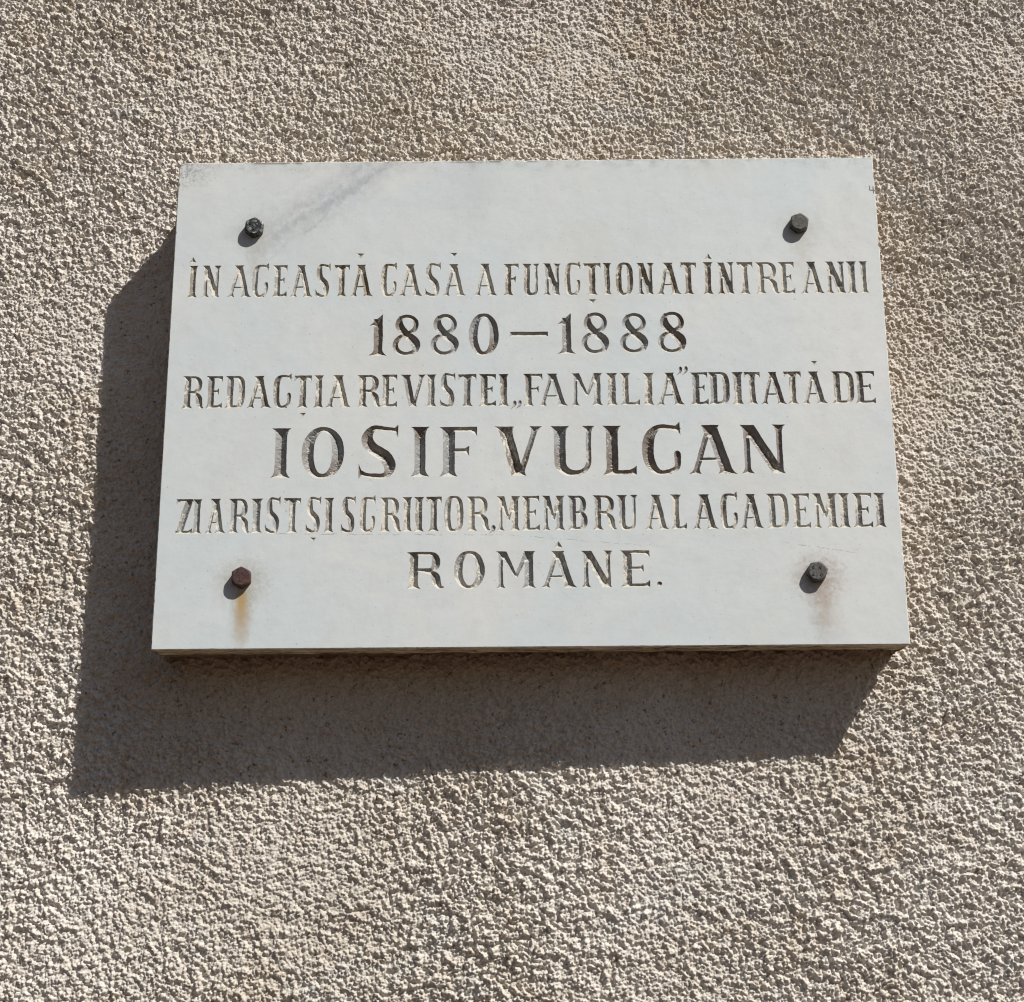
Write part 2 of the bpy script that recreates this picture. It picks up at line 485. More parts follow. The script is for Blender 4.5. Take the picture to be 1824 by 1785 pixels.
def smooth_path(pts, n=9):
    P = np.array(pts, dtype=float)
    E = np.vstack([2 * P[0] - P[1], P, 2 * P[-1] - P[-2]])
    out = []
    for i in range(1, len(E) - 2):
        for k in range(n):
            t = k / n
            a, b, c, d = E[i - 1], E[i], E[i + 1], E[i + 2]
            out.append(0.5 * (2 * b + (c - a) * t + (2 * a - 5 * b + 4 * c - d) * t * t + (3 * b - a - 3 * c + d) * t ** 3))
    out.append(P[-1])
    return np.array(out)


def ribbon(pts, n=9, closed=False):
    """pts: (x, y, full width); a smooth stroke as a row of quads"""
    if closed:
        q = list(pts); q = [q[-1]] + q + [q[0], q[1]]
        S = smooth_path(q, n)[n:-n]
    else:
        S = smooth_path(pts, n)
    T = np.gradient(S[:, :2], axis=0)
    T /= np.maximum(np.linalg.norm(T, axis=1, keepdims=True), 1e-9)
    N = np.stack([-T[:, 1], T[:, 0]], 1)
    Lf, Rt = S[:, :2] + N * S[:, 2:] / 2, S[:, :2] - N * S[:, 2:] / 2
    return [[tuple(Rt[i]), tuple(Rt[i + 1]), tuple(Lf[i + 1]), tuple(Lf[i])] for i in range(len(S) - 1)]


def ring(x0, x1, y0, y1, T, t, p, a0=0.0, a1=360.0, n=56):
    """part of a (super)ellipse ring, thick at the sides (T) and thin at top and bottom (t)"""
    cx, cy, rx, ry = (x0 + x1) / 2, (y0 + y1) / 2, (x1 - x0) / 2, (y1 - y0) / 2

    def pt(a, rx, ry):
        c, s = math.cos(a), math.sin(a)
        return (cx + rx * math.copysign(abs(c) ** (2 / p), c), cy + ry * math.copysign(abs(s) ** (2 / p), s))
    A = [math.radians(a0 + (a1 - a0) * k / n) for k in range(n + 1)]
    return [[pt(A[k], rx, ry), pt(A[k + 1], rx, ry), pt(A[k + 1], rx - T, ry - t), pt(A[k], rx - T, ry - t)] for k in range(n)]


def bowl(x0, x1, y0, y1, T, t, p=2.6):
    """right-hand half bowl from the stem at x0, with straight thin runs into it"""
    r = min((y1 - y0) / 2, (x1 - x0) * 0.62)
    xc = x1 - r
    P = [leg((x0 + xc) / 2, (x0 + xc) / 2, xc - x0 + 0.01, y1 - t, y1), leg((x0 + xc) / 2, (x0 + xc) / 2, xc - x0 + 0.01, y0, y0 + t)]
    P += ring(2 * xc - x1, x1, y0, y1, T, t, p, -90, 90, 28)
    return P


def wedge_end(x, y, d, size, t):
    """triangular serif at the end of a thin arm; d=-1 points down, +1 up"""
    return [(x, y), (x, y + d * size), (x - size * 0.30, y + d * (t + size * 0.22)), (x - size * 0.75, y + d * t * 0.9), (x - size * 1.2, y + d * t * 0.4), (x - size * 1.2, y)]


def glyph(ch, w, T, t, wide):
    """T thick stroke, t thin stroke; wide: the roomy lettering of the larger lines"""
    s = 0.065 if not wide else 0.07
    p = 2.15 if wide else 3.0
    if ch == 'I':
        ov = (w - T) / 2
        return stem(w / 2, w / 2, T, (ov, ov), (ov, ov))
    if ch in 'EFL':
        x = s + T / 2
        P = stem(x, x, T, (s, s * (0.9 if ch == 'F' else 0)), (s, s if ch == 'L' else 0))
        if ch != 'L':
            P += [leg((x + w) / 2, (x + w) / 2, w - x, 1 - t, 1), wedge_end(w, 1.0, -1, 0.20, t)]
            xm = x + (w - x) * 0.72
            P += [leg((x + xm) / 2, (x + xm) / 2, xm - x, 0.52 - t * 0.42, 0.52 + t * 0.42),
                  [(xm, 0.62), (xm - 0.07, 0.52 + t * 0.5), (xm - 0.15, 0.52), (xm - 0.07, 0.52 - t * 0.5), (xm, 0.40)]]
        if ch != 'F':
            P += [leg((x + w) / 2, (x + w) / 2, w - x, 0, t), wedge_end(w, 0.0, 1, 0.19, t)]
        return P
    if ch == 'T':
        x = w / 2
        P = stem(x, x, T, (s, s), None)
        P += [leg(x, x, w, 1 - t, 1), wedge_end(w, 1.0, -1, 0.19, t)]
        P.append([(w - a, b) for a, b in wedge_end(w, 1.0, -1, 0.19, t)][::-1])
        P.append([(x - T / 2 - 0.06, 1 - t * .6), (x - T / 2, 1 - t - 0.07), (x + T / 2, 1 - t - 0.07), (x + T / 2 + 0.06, 1 - t * .6)])
        return P
    if ch == 'Z':
        return [leg(w / 2, w / 2, w, 1 - t, 1), leg(w / 2, w / 2, w, 0, t), [(0.02, 0), (T * 1.25, 0), (w - 0.01, 1), (w - T * 1.25, 1)],
                [(w - a, b) for a, b in wedge_end(w, 1.0, -1, 0.17, t)][::-1], wedge_end(w, 0.0, 1, 0.17, t)]
    if ch in 'NM':
        tl = t * 1.15
        if ch == 'N':
            P = stem(s + tl / 2, s + tl / 2, tl, (s, s), (s, 0))
            P += stem(w - s - tl / 2, w - s - tl / 2, tl, None, (s, s))
            P.append([(s * 0.3, 1), (s * 0.3 + T * 1.12, 1), (w - s * 0.5, 0), (w - s - T * 0.95, 0)])
        else:
            P = stem(s + tl / 2, s + tl / 2, tl, (s, s), (s, 0))
            P += stem(w - s - T / 2, w - s - T / 2, T, (s, s), (0, s))
            xm, yb = w * 0.50, 0.30
            P.append([(s * 0.4, 1), (s * 0.4 + T * 1.1, 1), (xm + t * 0.5, yb), (xm - t * 0.35, yb)])
            P.append([(xm - t * 0.45, yb), (xm + t * 0.45, yb), (w - s - T * 0.35, 1), (w - s - T * 0.35 - tl * 1.3, 1)])
        return P
    if ch == 'A':
        xl, xr = s + t * 0.55, w - s - T * 0.55
        xa = w * 0.47
        P = stem(xl, xa - t * 0.1, t * 1.12, (s, s), None, 0.12)
        P += stem(xr, xa + T * 0.02, T * 1.05, (s, s), None, 0.12)
        P.append(flare(xa, T * 1.1, 1.0, 0.84, s * 0.7, s * 0.7))
        yb = 0.30
        L, R = xl + (xa - xl) * yb, xr + (xa - xr) * yb
        P.append(leg((L + R) / 2, (L + R) / 2, R - L, yb - t * 0.34, yb + t * 0.34))
        return P
    if ch == 'V':
        xb = w * 0.52
        P = stem(xb - T * 0.1, s + T * 0.62, T * 1.08, None, (s, s))
        P += stem(xb + t * 0.2, w - s - t * 0.6, t * 1.1, None, (s, s))
        P.append(flare(xb, T * 0.85, 0, 0.12, s * 0.5, s * 0.5))
        return P
    if ch == 'U':
        x0, x1 = s, w - s * 0.8
        y = 0.30 if wide else 0.22
        P = [leg(x0 + T / 2, x0 + T / 2, T, y, 1), flare(x0 + T / 2, T, 1, 0.86, s, s),
             leg(x1 - t / 2, x1 - t / 2, t, y, 1), flare(x1 - t / 2, t, 1, 0.86, s, s)]
        cx, r0 = (x0 + x1) / 2, (x1 - x0) / 2
        q, n = [], 22
        for k in range(n + 1):
            a = math.pi + math.pi * k / n
            c, sn = math.cos(a), math.sin(a)
            e = 2 / (2.1 if wide else 2.6)
            po = (cx + r0 * math.copysign(abs(c) ** e, c), y + (y + 0.02) * math.copysign(abs(sn) ** e, sn))
            ri0, ri1 = x0 + T, x1 - t
            pi_ = ((ri0 + ri1) / 2 + (ri1 - ri0) / 2 * math.copysign(abs(c) ** e, c), y + (y - t) * math.copysign(abs(sn) ** e, sn))
            q.append((po, pi_))
        P += [[q[k][0], q[k + 1][0], q[k + 1][1], q[k][1]] for k in range(n)]
        return P
    if ch == 'O' or ch == '0':
        return ring(0, w, -0.02, 1.02, T, t, p)
    if ch == 'C':
        P = ring(0, w * 1.08, -0.02, 1.02, T, t, p, 78, 292, 40)
        cx = w * 0.54
        top = 1.02 - t / 2
        P += ribbon([(cx + w * 0.05, top, t), (w * 0.78, top - 0.015, t * 0.95), (w * 0.92, top - 0.04, t * 1.0), (w, top - 0.075, t * 0.9)])
        P.append([(w, 1.07), (w + 0.01, 0.80), (w - 0.07, 0.90), (w - 0.20, 0.955), (w - 0.09, 0.985)])
        P += ribbon([(cx, -0.02 + t / 2, t), (w * 0.72, 0.015 + t / 2, t * 0.95), (w - t * 0.75, 0.15, t * 1.05), (w - t * 0.55, 0.30, t * 1.25), (w - t * 0.62, 0.42, t * 1.3)])
        P.append([(w - t * 0.62 + t * 0.62 * math.cos(k * math.pi / 6), 0.42 + t * 0.62 * math.sin(k * math.pi / 6)) for k in range(12)])
        return P
    if ch == 'S':
        m = T * 1.02
        P = ribbon([(w * 0.93, 0.945, t * 0.8), (w * 0.66, 1.02 - t * 0.5, t * 0.95), (w * 0.36, 0.975, t * 1.2), (w * 0.05 + m / 2, 0.80, m * 0.92),
                    (w * 0.32, 0.60, m * 1.0), (w * 0.66, 0.42, m * 1.05), (w * 0.95 - m / 2, 0.21, m * 0.95), (w * 0.68, 0.035, t * 1.25),
                    (w * 0.34, -0.02 + t * 0.5, t * 0.95), (w * 0.06, 0.07, t * 0.8)])
        P.append([(w, 1.06), (w, 0.79), (w - 0.06, 0.89), (w - 0.17, 0.95), (w - 0.07, 0.99)])
        P.append([(0, -0.03), (0.07, 0.03), (0.19, 0.065), (0.055, 0.14), (0, 0.27)])
        return P
    if ch == 'D':
        x = s + T / 2
        return stem(x, x, T, (s, 0), (s, 0)) + bowl(x, w, 0, 1, T, t, 2.3 if wide else 3.2)
    if ch in 'RB':
        x = s + T / 2
        P = stem(x, x, T, (s, s if ch == 'R' else 0), (s, 0))
        P += bowl(x, w * (0.90 if ch == 'R' else 0.94), 0.46, 1, T * 0.95, t, 2.4)
        if ch == 'B':
            P += bowl(x, w, 0, 0.46 + t, T * 0.98, t, 2.4)
        else:
            P += ribbon([(x + T * 0.6, 0.46 + t * .55, t * 1.0), (w * 0.60, 0.455, t * 1.25), (w * 0.80 - T * 0.12, 0.33, T * 0.98),
                         (w * 0.82 - T * 0.05, 0.17, T * 0.98), (w * 0.90, 0.045, t * 1.25), (w * 1.0, 0.03, t * 0.5)])
        return P
    if ch == '1':
        x = w * 0.60
        P = [leg(x, x, T, 0, 0.9), flare(x, T, 0, 0.14, w * 0.32, w * 0.30 - T * 0.0)]
        P.append([(x + T / 2, 1.02), (x + T / 2, 0.70), (x - T / 2, 0.70), (x - T / 2 - 0.02, 0.735), (0, 0.73), (w * 0.28, 0.82)])
        return P
    if ch == '8':
        P = ring(w * 0.09, w * 0.94, 0.50, 1.01, t * 1.2, t, 2.0, 0, 360, 44)
        P += ring(0, w, -0.01, 0.535, t * 1.25, t * 0.95, 2.05, 0, 360, 44)
        P += ribbon([(w * 0.30, 0.965, t * 0.7), (w * 0.115 + T * 0.40, 0.83, T * 0.70), (w * 0.20 + T * .3, 0.67, T * 0.92), (w * 0.50, 0.515, T * 0.92),
                     (w * 0.80 - T * .25, 0.39, T * 0.98), (w - T * 0.48, 0.24, T * 0.90), (w * 0.82, 0.075, t * 1.0)])
        return P
    if ch == '-':
        return [[(0, 0), (w, 0), (w, 1), (0, 1)]]
    if ch in ',':
        n = 14
        r = 0.30
        P = [[(w - r * 1.0 * w + r * w * math.cos(k * 2 * math.pi / n), 0.72 + 0.28 * math.sin(k * 2 * math.pi / n)) for k in range(n)]]
        P.append([(w, 0.72), (w * 0.97, 0.52), (w * 0.72, 0.24), (0, 0), (w * 0.38, 0.30), (w * 0.55, 0.55)])
        return P
    if ch == '.':
        return [[(w * (0.5 + 0.5 * math.cos(k * math.pi / 6)), 0.5 + 0.5 * math.sin(k * math.pi / 6)) for k in range(12)]]
    if ch == 'v':
        return [[(0, 1), (w * 0.5, 0), (w, 1)]]
    if ch == '^':
        return [[(0, 0), (w, 0), (w * 0.5, 1)]]
    raise ValueError(ch)


def union_loops(polys):
    """boundary edges of the union of the polygons"""
    V, E, PA = [], [], []
    for p in polys:
        for q in ([p] if len(p) != 4 else [[p[0], p[1], p[2]], [p[0], p[2], p[3]]]):
            a = sum(q[i][0] * q[(i + 1) % len(q)][1] - q[(i + 1) % len(q)][0] * q[i][1] for i in range(len(q)))
            if abs(a) < 1e-7:
                continue
            k0 = len(V)
            V += [Vector((float(x), float(y))) for x, y in q]
            E += [(k0 + i, k0 + (i + 1) % len(q)) for i in range(len(q))]
            PA.append(np.array(q, dtype=float))
    vo, eo, fo, ov, oe, of = delaunay_2d_cdt(V, E, [], 0, 2e-4)
    PT = np.array([[v.x, v.y] for v in vo])
    TR = np.array(fo)
    cen = PT[TR].mean(1)
    ins = np.zeros(len(cen), dtype=bool)
    for q in PA:
        lo, hi = q.min(0), q.max(0)
        m = np.where(~ins & np.all((cen > lo) & (cen < hi), axis=1))[0]
        if len(m):
            ins[m] = inside(cen[m], q, np.roll(q, -1, 0))
    cnt = {}
    for f in TR[ins]:
        f = [int(k) for k in f]
        for i in range(3):
            k = (f[i], f[(i + 1) % 3])
            if (k[1], k[0]) in cnt:
                del cnt[(k[1], k[0])]
            else:
                cnt[k] = 1
    P = np.array([[v.x, v.y] for v in vo])
    nxt = {}
    for a, b in cnt:
        nxt.setdefault(a, []).append(b)
    loops = []
    while nxt:
        a = next(iter(nxt)); lp = [a]; cur = a
        while True:
            o = nxt[cur]; b = o.pop()
            if not o:
                del nxt[cur]
            if b == a:
                break
            lp.append(b); cur = b
            if cur not in nxt:
                break
        if len(lp) > 2:
            loops.append(P[lp])
    return loops


def inside(pts, A, B):
    """even-odd test of pts against the segments A-B"""
    r = np.zeros(len(pts), dtype=bool)
    for k in range(0, len(pts), 3000):
        x, y = pts[k:k + 3000, 0:1], pts[k:k + 3000, 1:2]
        c = (A[None, :, 1] > y) != (B[None, :, 1] > y)
        with np.errstate(divide='ignore', invalid='ignore'):
            xi = A[None, :, 0] + (y - A[None, :, 1]) / (B[None, :, 1] - A[None, :, 1]) * (B[None, :, 0] - A[None, :, 0])
        r[k:k + 3000] = (np.sum(c & (x < xi), axis=1) % 2) == 1
    return r


def seg_dist(pts, A, B):
    D = B - A
    L2 = np.maximum(np.sum(D * D, 1), 1e-18)
    out = np.empty(len(pts))
    for k in range(0, len(pts), 2000):
        p = pts[k:k + 2000]
        q = p[:, None, :] - A[None]
        t = np.clip(np.sum(q * D[None], 2) / L2, 0, 1)
        e = q - t[..., None] * D[None]
        out[k:k + 2000] = np.sqrt(np.min(np.sum(e * e, 2), 1))
    return out


def carve(polys, H, step, slope):
    """the V-cut of one letter, in metres from the letter's lower left corner: outline loops, points, depths, triangles"""
    loops = [l * H for l in union_loops(polys)]
    pts, edges, out_loops = [], [], []
    A, B = np.vstack(loops), np.vstack([np.roll(l, -1, 0) for l in loops])
    for l in loops:
        q = []
        for i in range(len(l)):
            a, b = l[i], l[(i + 1) % len(l)]
            d = np.linalg.norm(b - a)
            if d < 2e-5 and q:
                continue
            n = max(1, int(round(d / (step * 2.0))))
            q += [a + (b - a) * k / n for k in range(n)]
        k0 = len(pts)
        pts += q
        idx_ = list(range(k0, len(pts)))
        out_loops.append(idx_)
        edges += [(idx_[i], idx_[(i + 1) % len(idx_)]) for i in range(len(idx_))]
    nb = len(pts)
    lo, hi = np.min(pts, 0), np.max(pts, 0)
    gx, gy = np.meshgrid(np.arange(lo[0], hi[0], step), np.arange(lo[1], hi[1], step * 0.866))
    gx[1::2] += step / 2
    g = np.stack([gx.ravel(), gy.ravel()], 1) + rng.normal(size=(gx.size, 2)) * step * 0.08
    bp = np.array(pts)
    EA, EB = bp[[e[0] for e in edges]], bp[[e[1] for e in edges]]
    g = g[inside(g, EA, EB)]
    dg = seg_dist(g, EA, EB)
    g, dg = g[dg > step * 0.45], dg[dg > step * 0.45]
    allp = np.vstack([bp, g])
    vo, eo, fo, ov, oe, of = delaunay_2d_cdt([Vector((float(x), float(y))) for x, y in allp], edges, [], 0, 1e-7)
    vo = np.array([[v.x, v.y] for v in vo])
    dep = np.zeros(len(vo)); isb = np.zeros(len(vo), dtype=bool); m2 = {}
    for i, src in enumerate(ov):
        for o_ in src:
            m2[o_] = i
            if o_ < nb:
                isb[i] = True
        if not isb[i] and src:
            dep[i] = dg[src[0] - nb]
    tri = np.array(fo)
    cen = vo[tri].mean(1)
    tri = tri[inside(cen, EA, EB)]
    out_loops = [[m2[i] for i in lp] for lp in out_loops]
    clean = []
    for lp in out_loops:
        c = [lp[i] for i in range(len(lp)) if lp[i] != lp[i - 1]]
        clean.append(c)
    return vo, dep * slope, tri, clean


# ------------------------------------------------------------------ what is carved: (character, left, right) in photo pixels, per line with its cap line and base line
LINES = [
    dict(top=((340, 473.5), (1545, 466.0)), bot=((340, 530.0), (1545, 522.0)), T=.165, t=.082, wide=False, mat=0,
         label='first line of the carved inscription, in worn narrow capitals',
         text=[('Î', 335, 352.5), ('N', 359.5, 393.5), ('A', 404, 447.5), ('C', 449, 477.5), ('E', 485, 511.5), ('A', 515.5, 557), ('S', 562, 588), ('T', 594.5, 623), ('Ă', 623, 664.5),
               ('C', 678.5, 706), ('A', 709.5, 752.5), ('S', 757, 785), ('Ă', 788, 830.5), ('A', 843.5, 886.5), ('F', 896.5, 924), ('U', 929.5, 961), ('N', 967.5, 999.5), ('C', 1005.5, 1033),
               ('Ț', 1039, 1070), ('I', 1073.5, 1089.5), ('O', 1097, 1127.5), ('N', 1134.5, 1165.5), ('A', 1170, 1214.5), ('T', 1212, 1240.5), ('Î', 1252, 1270.5), ('N', 1277.5, 1308.5),
               ('T', 1312.5, 1341), ('R', 1346.5, 1387), ('E', 1386.5, 1415), ('A', 1427, 1469.5), ('N', 1470, 1506.5), ('I', 1508, 1526.5), ('I', 1530.5, 1546)]),
    dict(top=((660, 561.5), (1220, 557.5)), bot=((660, 634.0), (1220, 628.0)), T=.205, t=.100, wide=True, mat=1,
         label='second line of the inscription, two years in large numerals',
         text=[('1', 657.5, 684.5), ('8', 699.5, 748.5), ('8', 767, 817), ('0', 835, 888.5), ('-', 908.5, 976.5), ('1', 992.5, 1020.5), ('8', 1035.5, 1084), ('8', 1104, 1154), ('8', 1171.5, 1221)]),
    dict(top=((325, 670.5), (1558, 661.0)), bot=((325, 728.0), (1558, 718.3)), T=.180, t=.088, wide=False, mat=2,
         label='third line of the inscription, with quotation marks round one word',
         text=[('R', 324.5, 363.5), ('E', 366.5, 396), ('D', 400.5, 436.5), ('A', 439, 483.5), ('C', 487, 518), ('Ț', 524, 555), ('I', 559, 576.5), ('A', 579.5, 625.5), ('R', 636.5, 678.5), ('E', 678, 707.5),
               ('V', 712, 758.5), ('I', 759, 777.5), ('S', 783.5, 811), ('T', 815.5, 849), ('E', 852.5, 883.5), ('I', 887.5, 906.5), ('„', 908.5, 929.5), ('F', 932, 966.5), ('A', 959.5, 1012.5), ('M', 1018, 1073.5),
               ('I', 1079.5, 1100.5), ('L', 1105.5, 1140), ('I', 1144.5, 1165.5), ('A', 1170, 1221), ('”', 1204.5, 1225.5), ('E', 1229.5, 1261), ('D', 1261.5, 1299.5), ('I', 1303.5, 1324.5), ('T', 1325.5, 1354.5),
               ('A', 1356, 1403), ('T', 1396.5, 1427.5), ('Ă', 1429.5, 1475.5), ('D', 1481.5, 1521.5), ('E', 1523, 1558.5)]),
    dict(top=((484, 763.0), (1400, 756.0)), bot=((484, 852.0), (1400, 843.2)), T=.225, t=.100, wide=True, mat=1,
         label='fourth line of the inscription, a name in the largest capitals',
         text=[('I', 482.5, 518), ('O', 537.5, 612.5), ('S', 639, 709), ('I', 731.5, 764.5), ('F', 782.5, 850), ('V', 879, 967), ('U', 980.5, 1058.5), ('L', 1074.5, 1134.5), ('C', 1143.5, 1212),
               ('A', 1227, 1315), ('N', 1319, 1400.5)]),
    dict(top=((315, 889.5), (1578, 877.3)), bot=((315, 950.8), (1578, 939.3)), T=.172, t=.084, wide=False, mat=3,
         label='fifth line of the inscription, in narrow capitals from edge to edge',
         text=[('Z', 313, 343.5), ('I', 342, 359.5), ('A', 363.5, 402), ('R', 406.5, 444.5), ('I', 446, 467.5), ('S', 472.5, 499), ('T', 505, 535.5), ('Ș', 544.5, 571.5), ('I', 577, 595), ('S', 607.5, 633),
               ('C', 640.5, 668), ('R', 675.5, 714.5), ('I', 715.5, 734.5), ('I', 736.5, 755.5), ('T', 758.5, 786.5), ('O', 791.5, 825.5), ('R', 830.5, 873), (',', 869.5, 883), ('M', 884.5, 927), ('E', 928.5, 961),
               ('M', 965.5, 1006.5), ('B', 1010.5, 1046.5), ('R', 1055.5, 1098), ('U', 1098.5, 1135.5), ('A', 1148.5, 1193), ('L', 1195.5, 1224), ('A', 1233.5, 1281), ('C', 1283, 1313.5), ('A', 1318.5, 1362),
               ('D', 1365.5, 1404.5), ('E', 1409.5, 1442.5), ('M', 1447, 1493), ('I', 1493, 1514.5), ('E', 1518.5, 1554), ('I', 1556.5, 1578)]),
    dict(top=((725, 983.5), (1180, 980.0)), bot=((725, 1049.5), (1180, 1045.5)), T=.225, t=.100, wide=True, mat=3,
         label='last line of the inscription, one short word with a full stop',
         text=[('R', 724.5, 790.5), ('O', 808.5, 863.5), ('M', 883.5, 954.5), ('Â', 963.5, 1029.5), ('N', 1035.5, 1092), ('E', 1105.5, 1157.5), ('.', 1170.5, 1179.5)]),
]
BASE = {'Î': ('I', '^'), 'Ă': ('A', 'v'), 'Â': ('A', '^'), 'Ț': ('T', ';'), 'Ș': ('S', ';')}


def lerp_line(l, x):
    (x0, y0), (x1, y1) = l
    return y0 + (y1 - y0) * (x - x0) / (x1 - x0)


def wobble(P):
    """the hand of the letter cutter: small drifts and chipped edges, the same for a cut and for the slab round it"""
    x, y = P[:, 0], P[:, 1]
    dx = perlin(x, y, 0.011, 0.3, 61.0) * 0.00045 + perlin(x, y, 0.0028, 0.8, 63.0) * 0.00022
    dy = perlin(x, y, 0.011, 1.3, 71.0) * 0.00040 + perlin(x, y, 0.0028, 2.1, 73.0) * 0.00020
    return np.stack([x + dx, y + dy], 1)


plaque = bpy.data.objects.new('plaque', None)
COL.objects.link(plaque)
plaque.empty_display_size = 0.1
plaque.location = (0, -STAND, 0)
plaque.rotation_euler = (0, 0, ALPHA)
tag(plaque, 'white marble memorial plaque with carved dark lettering on a beige roughcast wall', 'plaque')

hole_loops = []       # outlines on the slab's face
cache = {}
STEP = 0.00036


def cut_piece(key, ch, w, H, T, t, wide, slope=1.0):
    k = (key, ch, round(w, 1))
    if k not in cache:
        cache[k] = (w, carve(glyph(ch, w, T, t, wide), H, STEP * (0.8 if H < 0.01 else 1.0), slope))
    w0, data = cache[k]
    return w / w0, data


for li, L in enumerate(LINES):
    line = bpy.data.objects.new('inscription_line', None)
    COL.objects.link(line)
    line.parent = plaque
    line['label'] = L['label']
    mid = L['text'][len(L['text']) // 2]
    for ch, x0, x1 in L['text']:
        xm = (x0 + x1) / 2
        yt, yb = lerp_line(L['top'], xm), lerp_line(L['bot'], xm)
        pieces = []                                      # (glyph, left, right, top, bottom in photo pixels)
        hpx = yb - yt
        if ch in BASE:
            b, d = BASE[ch]
            pieces.append((b, x0, x1, yt, yb))
            off = {'A': -0.03, 'S': -0.02}.get(b, 0) * (x1 - x0)
            c = xm + off
            k = 1.12 if hpx < 63 else 1.3
            if d == '^':
                pieces.append(('^', c - 5.6 * k, c + 5.6 * k, yt - 5.6 - 9.2 * k, yt - 5.6))
            elif d == 'v':
                pieces.append(('v', c - 6.0 * k, c + 6.0 * k, yt - 11.2 - 7.8 * k, yt - 11.2))
            else:
                pieces.append(('v', c - 5.6, c + 5.6, yb + 9.0, yb + 16.5))
        elif ch == '-':
            pieces.append(('-', x0, x1, 591.0, 599.5))
        elif ch == '.':
            pieces.append(('.', x0, x1, 1035.5, 1044.0))
        elif ch == ',':
            pieces.append((',', x0, x1, 935.5, 951.5))
        elif ch == '„':
            pieces += [(',', x0, x0 + 11.5, 713.5, 729.5), (',', x0 + 9.8, x1, 713.0, 729.0)]
        elif ch == '”':
            pieces += [(',', x0, x0 + 10.5, 653.0, 669.0), (',', x0 + 10.0, x1, 652.5, 668.5)]
        else:
            pieces.append((ch, x0, x1, yt, yb))
        V, D, F_ = [], [], []
        nv = 0
        for g, a0, a1, ty, by in pieces:
            ym = (ty + by) / 2
            u0, u1 = plaque_from_photo(a0, by if g in 'AL' else ym)[0], plaque_from_photo(a1, by if g in 'AL' else ym)[0]
            v1, v0 = plaque_from_photo((a0 + a1) / 2, ty)[1], plaque_from_photo((a0 + a1) / 2, by)[1]
            H = v1 - v0
            sc, (P, dep, tri, lps) = cut_piece(li, g, (u1 - u0) / H, H, L['T'], L['t'], L['wide'], 0.85 if g in 'v^,.-' else 1.0)
            Hc = H
            Q = P.copy()
            Q[:, 0] = Q[:, 0] * sc + u0
            Q[:, 1] = Q[:, 1] + v0
            Q = wobble(Q)
            rough = 1 + 0.22 * perlin(Q[:, 0], Q[:, 1], 0.004, 0.5, 81.0) + 0.2 * perlin(Q[:, 0], Q[:, 1], 0.0016, 0.5, 85.0)
            V.append(Q); D.append(dep * rough)
            F_.append(tri + nv)
            nv += len(Q)
            for lp in lps:
                hole_loops.append(Q[lp])
        V, D, F_ = np.vstack(V), np.concatenate(D), np.vstack(F_)
        verts = np.stack([V[:, 0], D, V[:, 1]], 1)
        name = 'numeral' if ch in '0123456789' else 'dash' if ch == '-' else 'quotation_mark' if ch in '„”' else 'comma' if ch == ',' else 'full_stop' if ch == '.' else 'letter'
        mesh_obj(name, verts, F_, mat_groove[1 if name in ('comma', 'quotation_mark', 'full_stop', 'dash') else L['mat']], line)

# ------------------------------------------------------------------ the slab: a face with the letters cut out, broken rim, weathered edges, back
THICK = 0.028
RIM = 0.0007


def slab_outline():
    hw, hh = PL_W / 2, PL_H / 2
    st = 0.0011
    P = []
    for (xa, za), (xb, zb) in (((-hw, -hh), (hw, -hh)), ((hw, -hh), (hw, hh)), ((hw, hh), (-hw, hh)), ((-hw, hh), (-hw, -hh))):
        n = int(math.hypot(xb - xa, zb - za) / st)
        P += [(xa + (xb - xa) * k / n, za + (zb - za) * k / n) for k in range(n)]
    return np.array(P)


O = slab_outline()
nO = len(O)
inw = np.zeros_like(O)
inw[:, 0] = np.where(np.abs(np.abs(O[:, 0]) - PL_W / 2) < 1e-6, -np.sign(O[:, 0]), 0)
inw[:, 1] = np.where(np.abs(np.abs(O[:, 1]) - PL_H / 2) < 1e-6, -np.sign(O[:, 1]), 0)
chip = 0.00025 * np.abs(perlin(O[:, 0], O[:, 1], 0.004, 0, 91.0)) + np.maximum(perlin(O[:, 0], O[:, 1], 0.009, 0, 95.0) - 0.25, 0) * 0.0025 * np.where(O[:, 1] > -0.2, 1.3, 0.5)
chip *= np.where(np.abs(O[:, 1] - PL_H / 2) < 1e-6, 1.5, 1.0)
chip += 0.0022 * np.maximum(0, 1 - np.hypot(O[:, 0] + PL_W / 2, O[:, 1] - PL_H / 2) / 0.005) ** 2      # knocked top left corner
face_b = O + inw * (RIM + chip)[:, None]
rim_b = O + inw * (chip * 0.25)[:, None]

cdt_pts = [Vector((float(a), float(b))) for a, b in face_b]
cdt_edges = [(i, (i + 1) % nO) for i in range(nO)]
for lp in hole_loops:
    k0 = len(cdt_pts)
    cdt_pts += [Vector((float(a), float(b))) for a, b in lp]
    cdt_edges += [(k0 + i, k0 + (i + 1) % len(lp)) for i in range(len(lp))]
arr = np.array([[v.x, v.y] for v in cdt_pts])
eA, eB = arr[[e[0] for e in cdt_edges]], arr[[e[1] for e in cdt_edges]]
vo, eo, fo, ov, oe, of = delaunay_2d_cdt(cdt_pts, cdt_edges, [], 0, 1e-8)
vo = np.array([[v.x, v.y] for v in vo])
tri = np.array(fo)
keep = inside(vo[tri].mean(1), eA, eB)
tri = tri[keep]
remap = {}
for i, src in enumerate(ov):
    for s_ in src:
        remap[s_] = i
verts = [np.stack([vo[:, 0], np.zeros(len(vo)), vo[:, 1]], 1)]
faces = [list(t) for t in tri]
midx = [0] * len(faces)
base = len(vo)
rings = [[remap[i] for i in range(nO)]]
depths = [RIM, THICK * 0.3, THICK * 0.62, THICK]
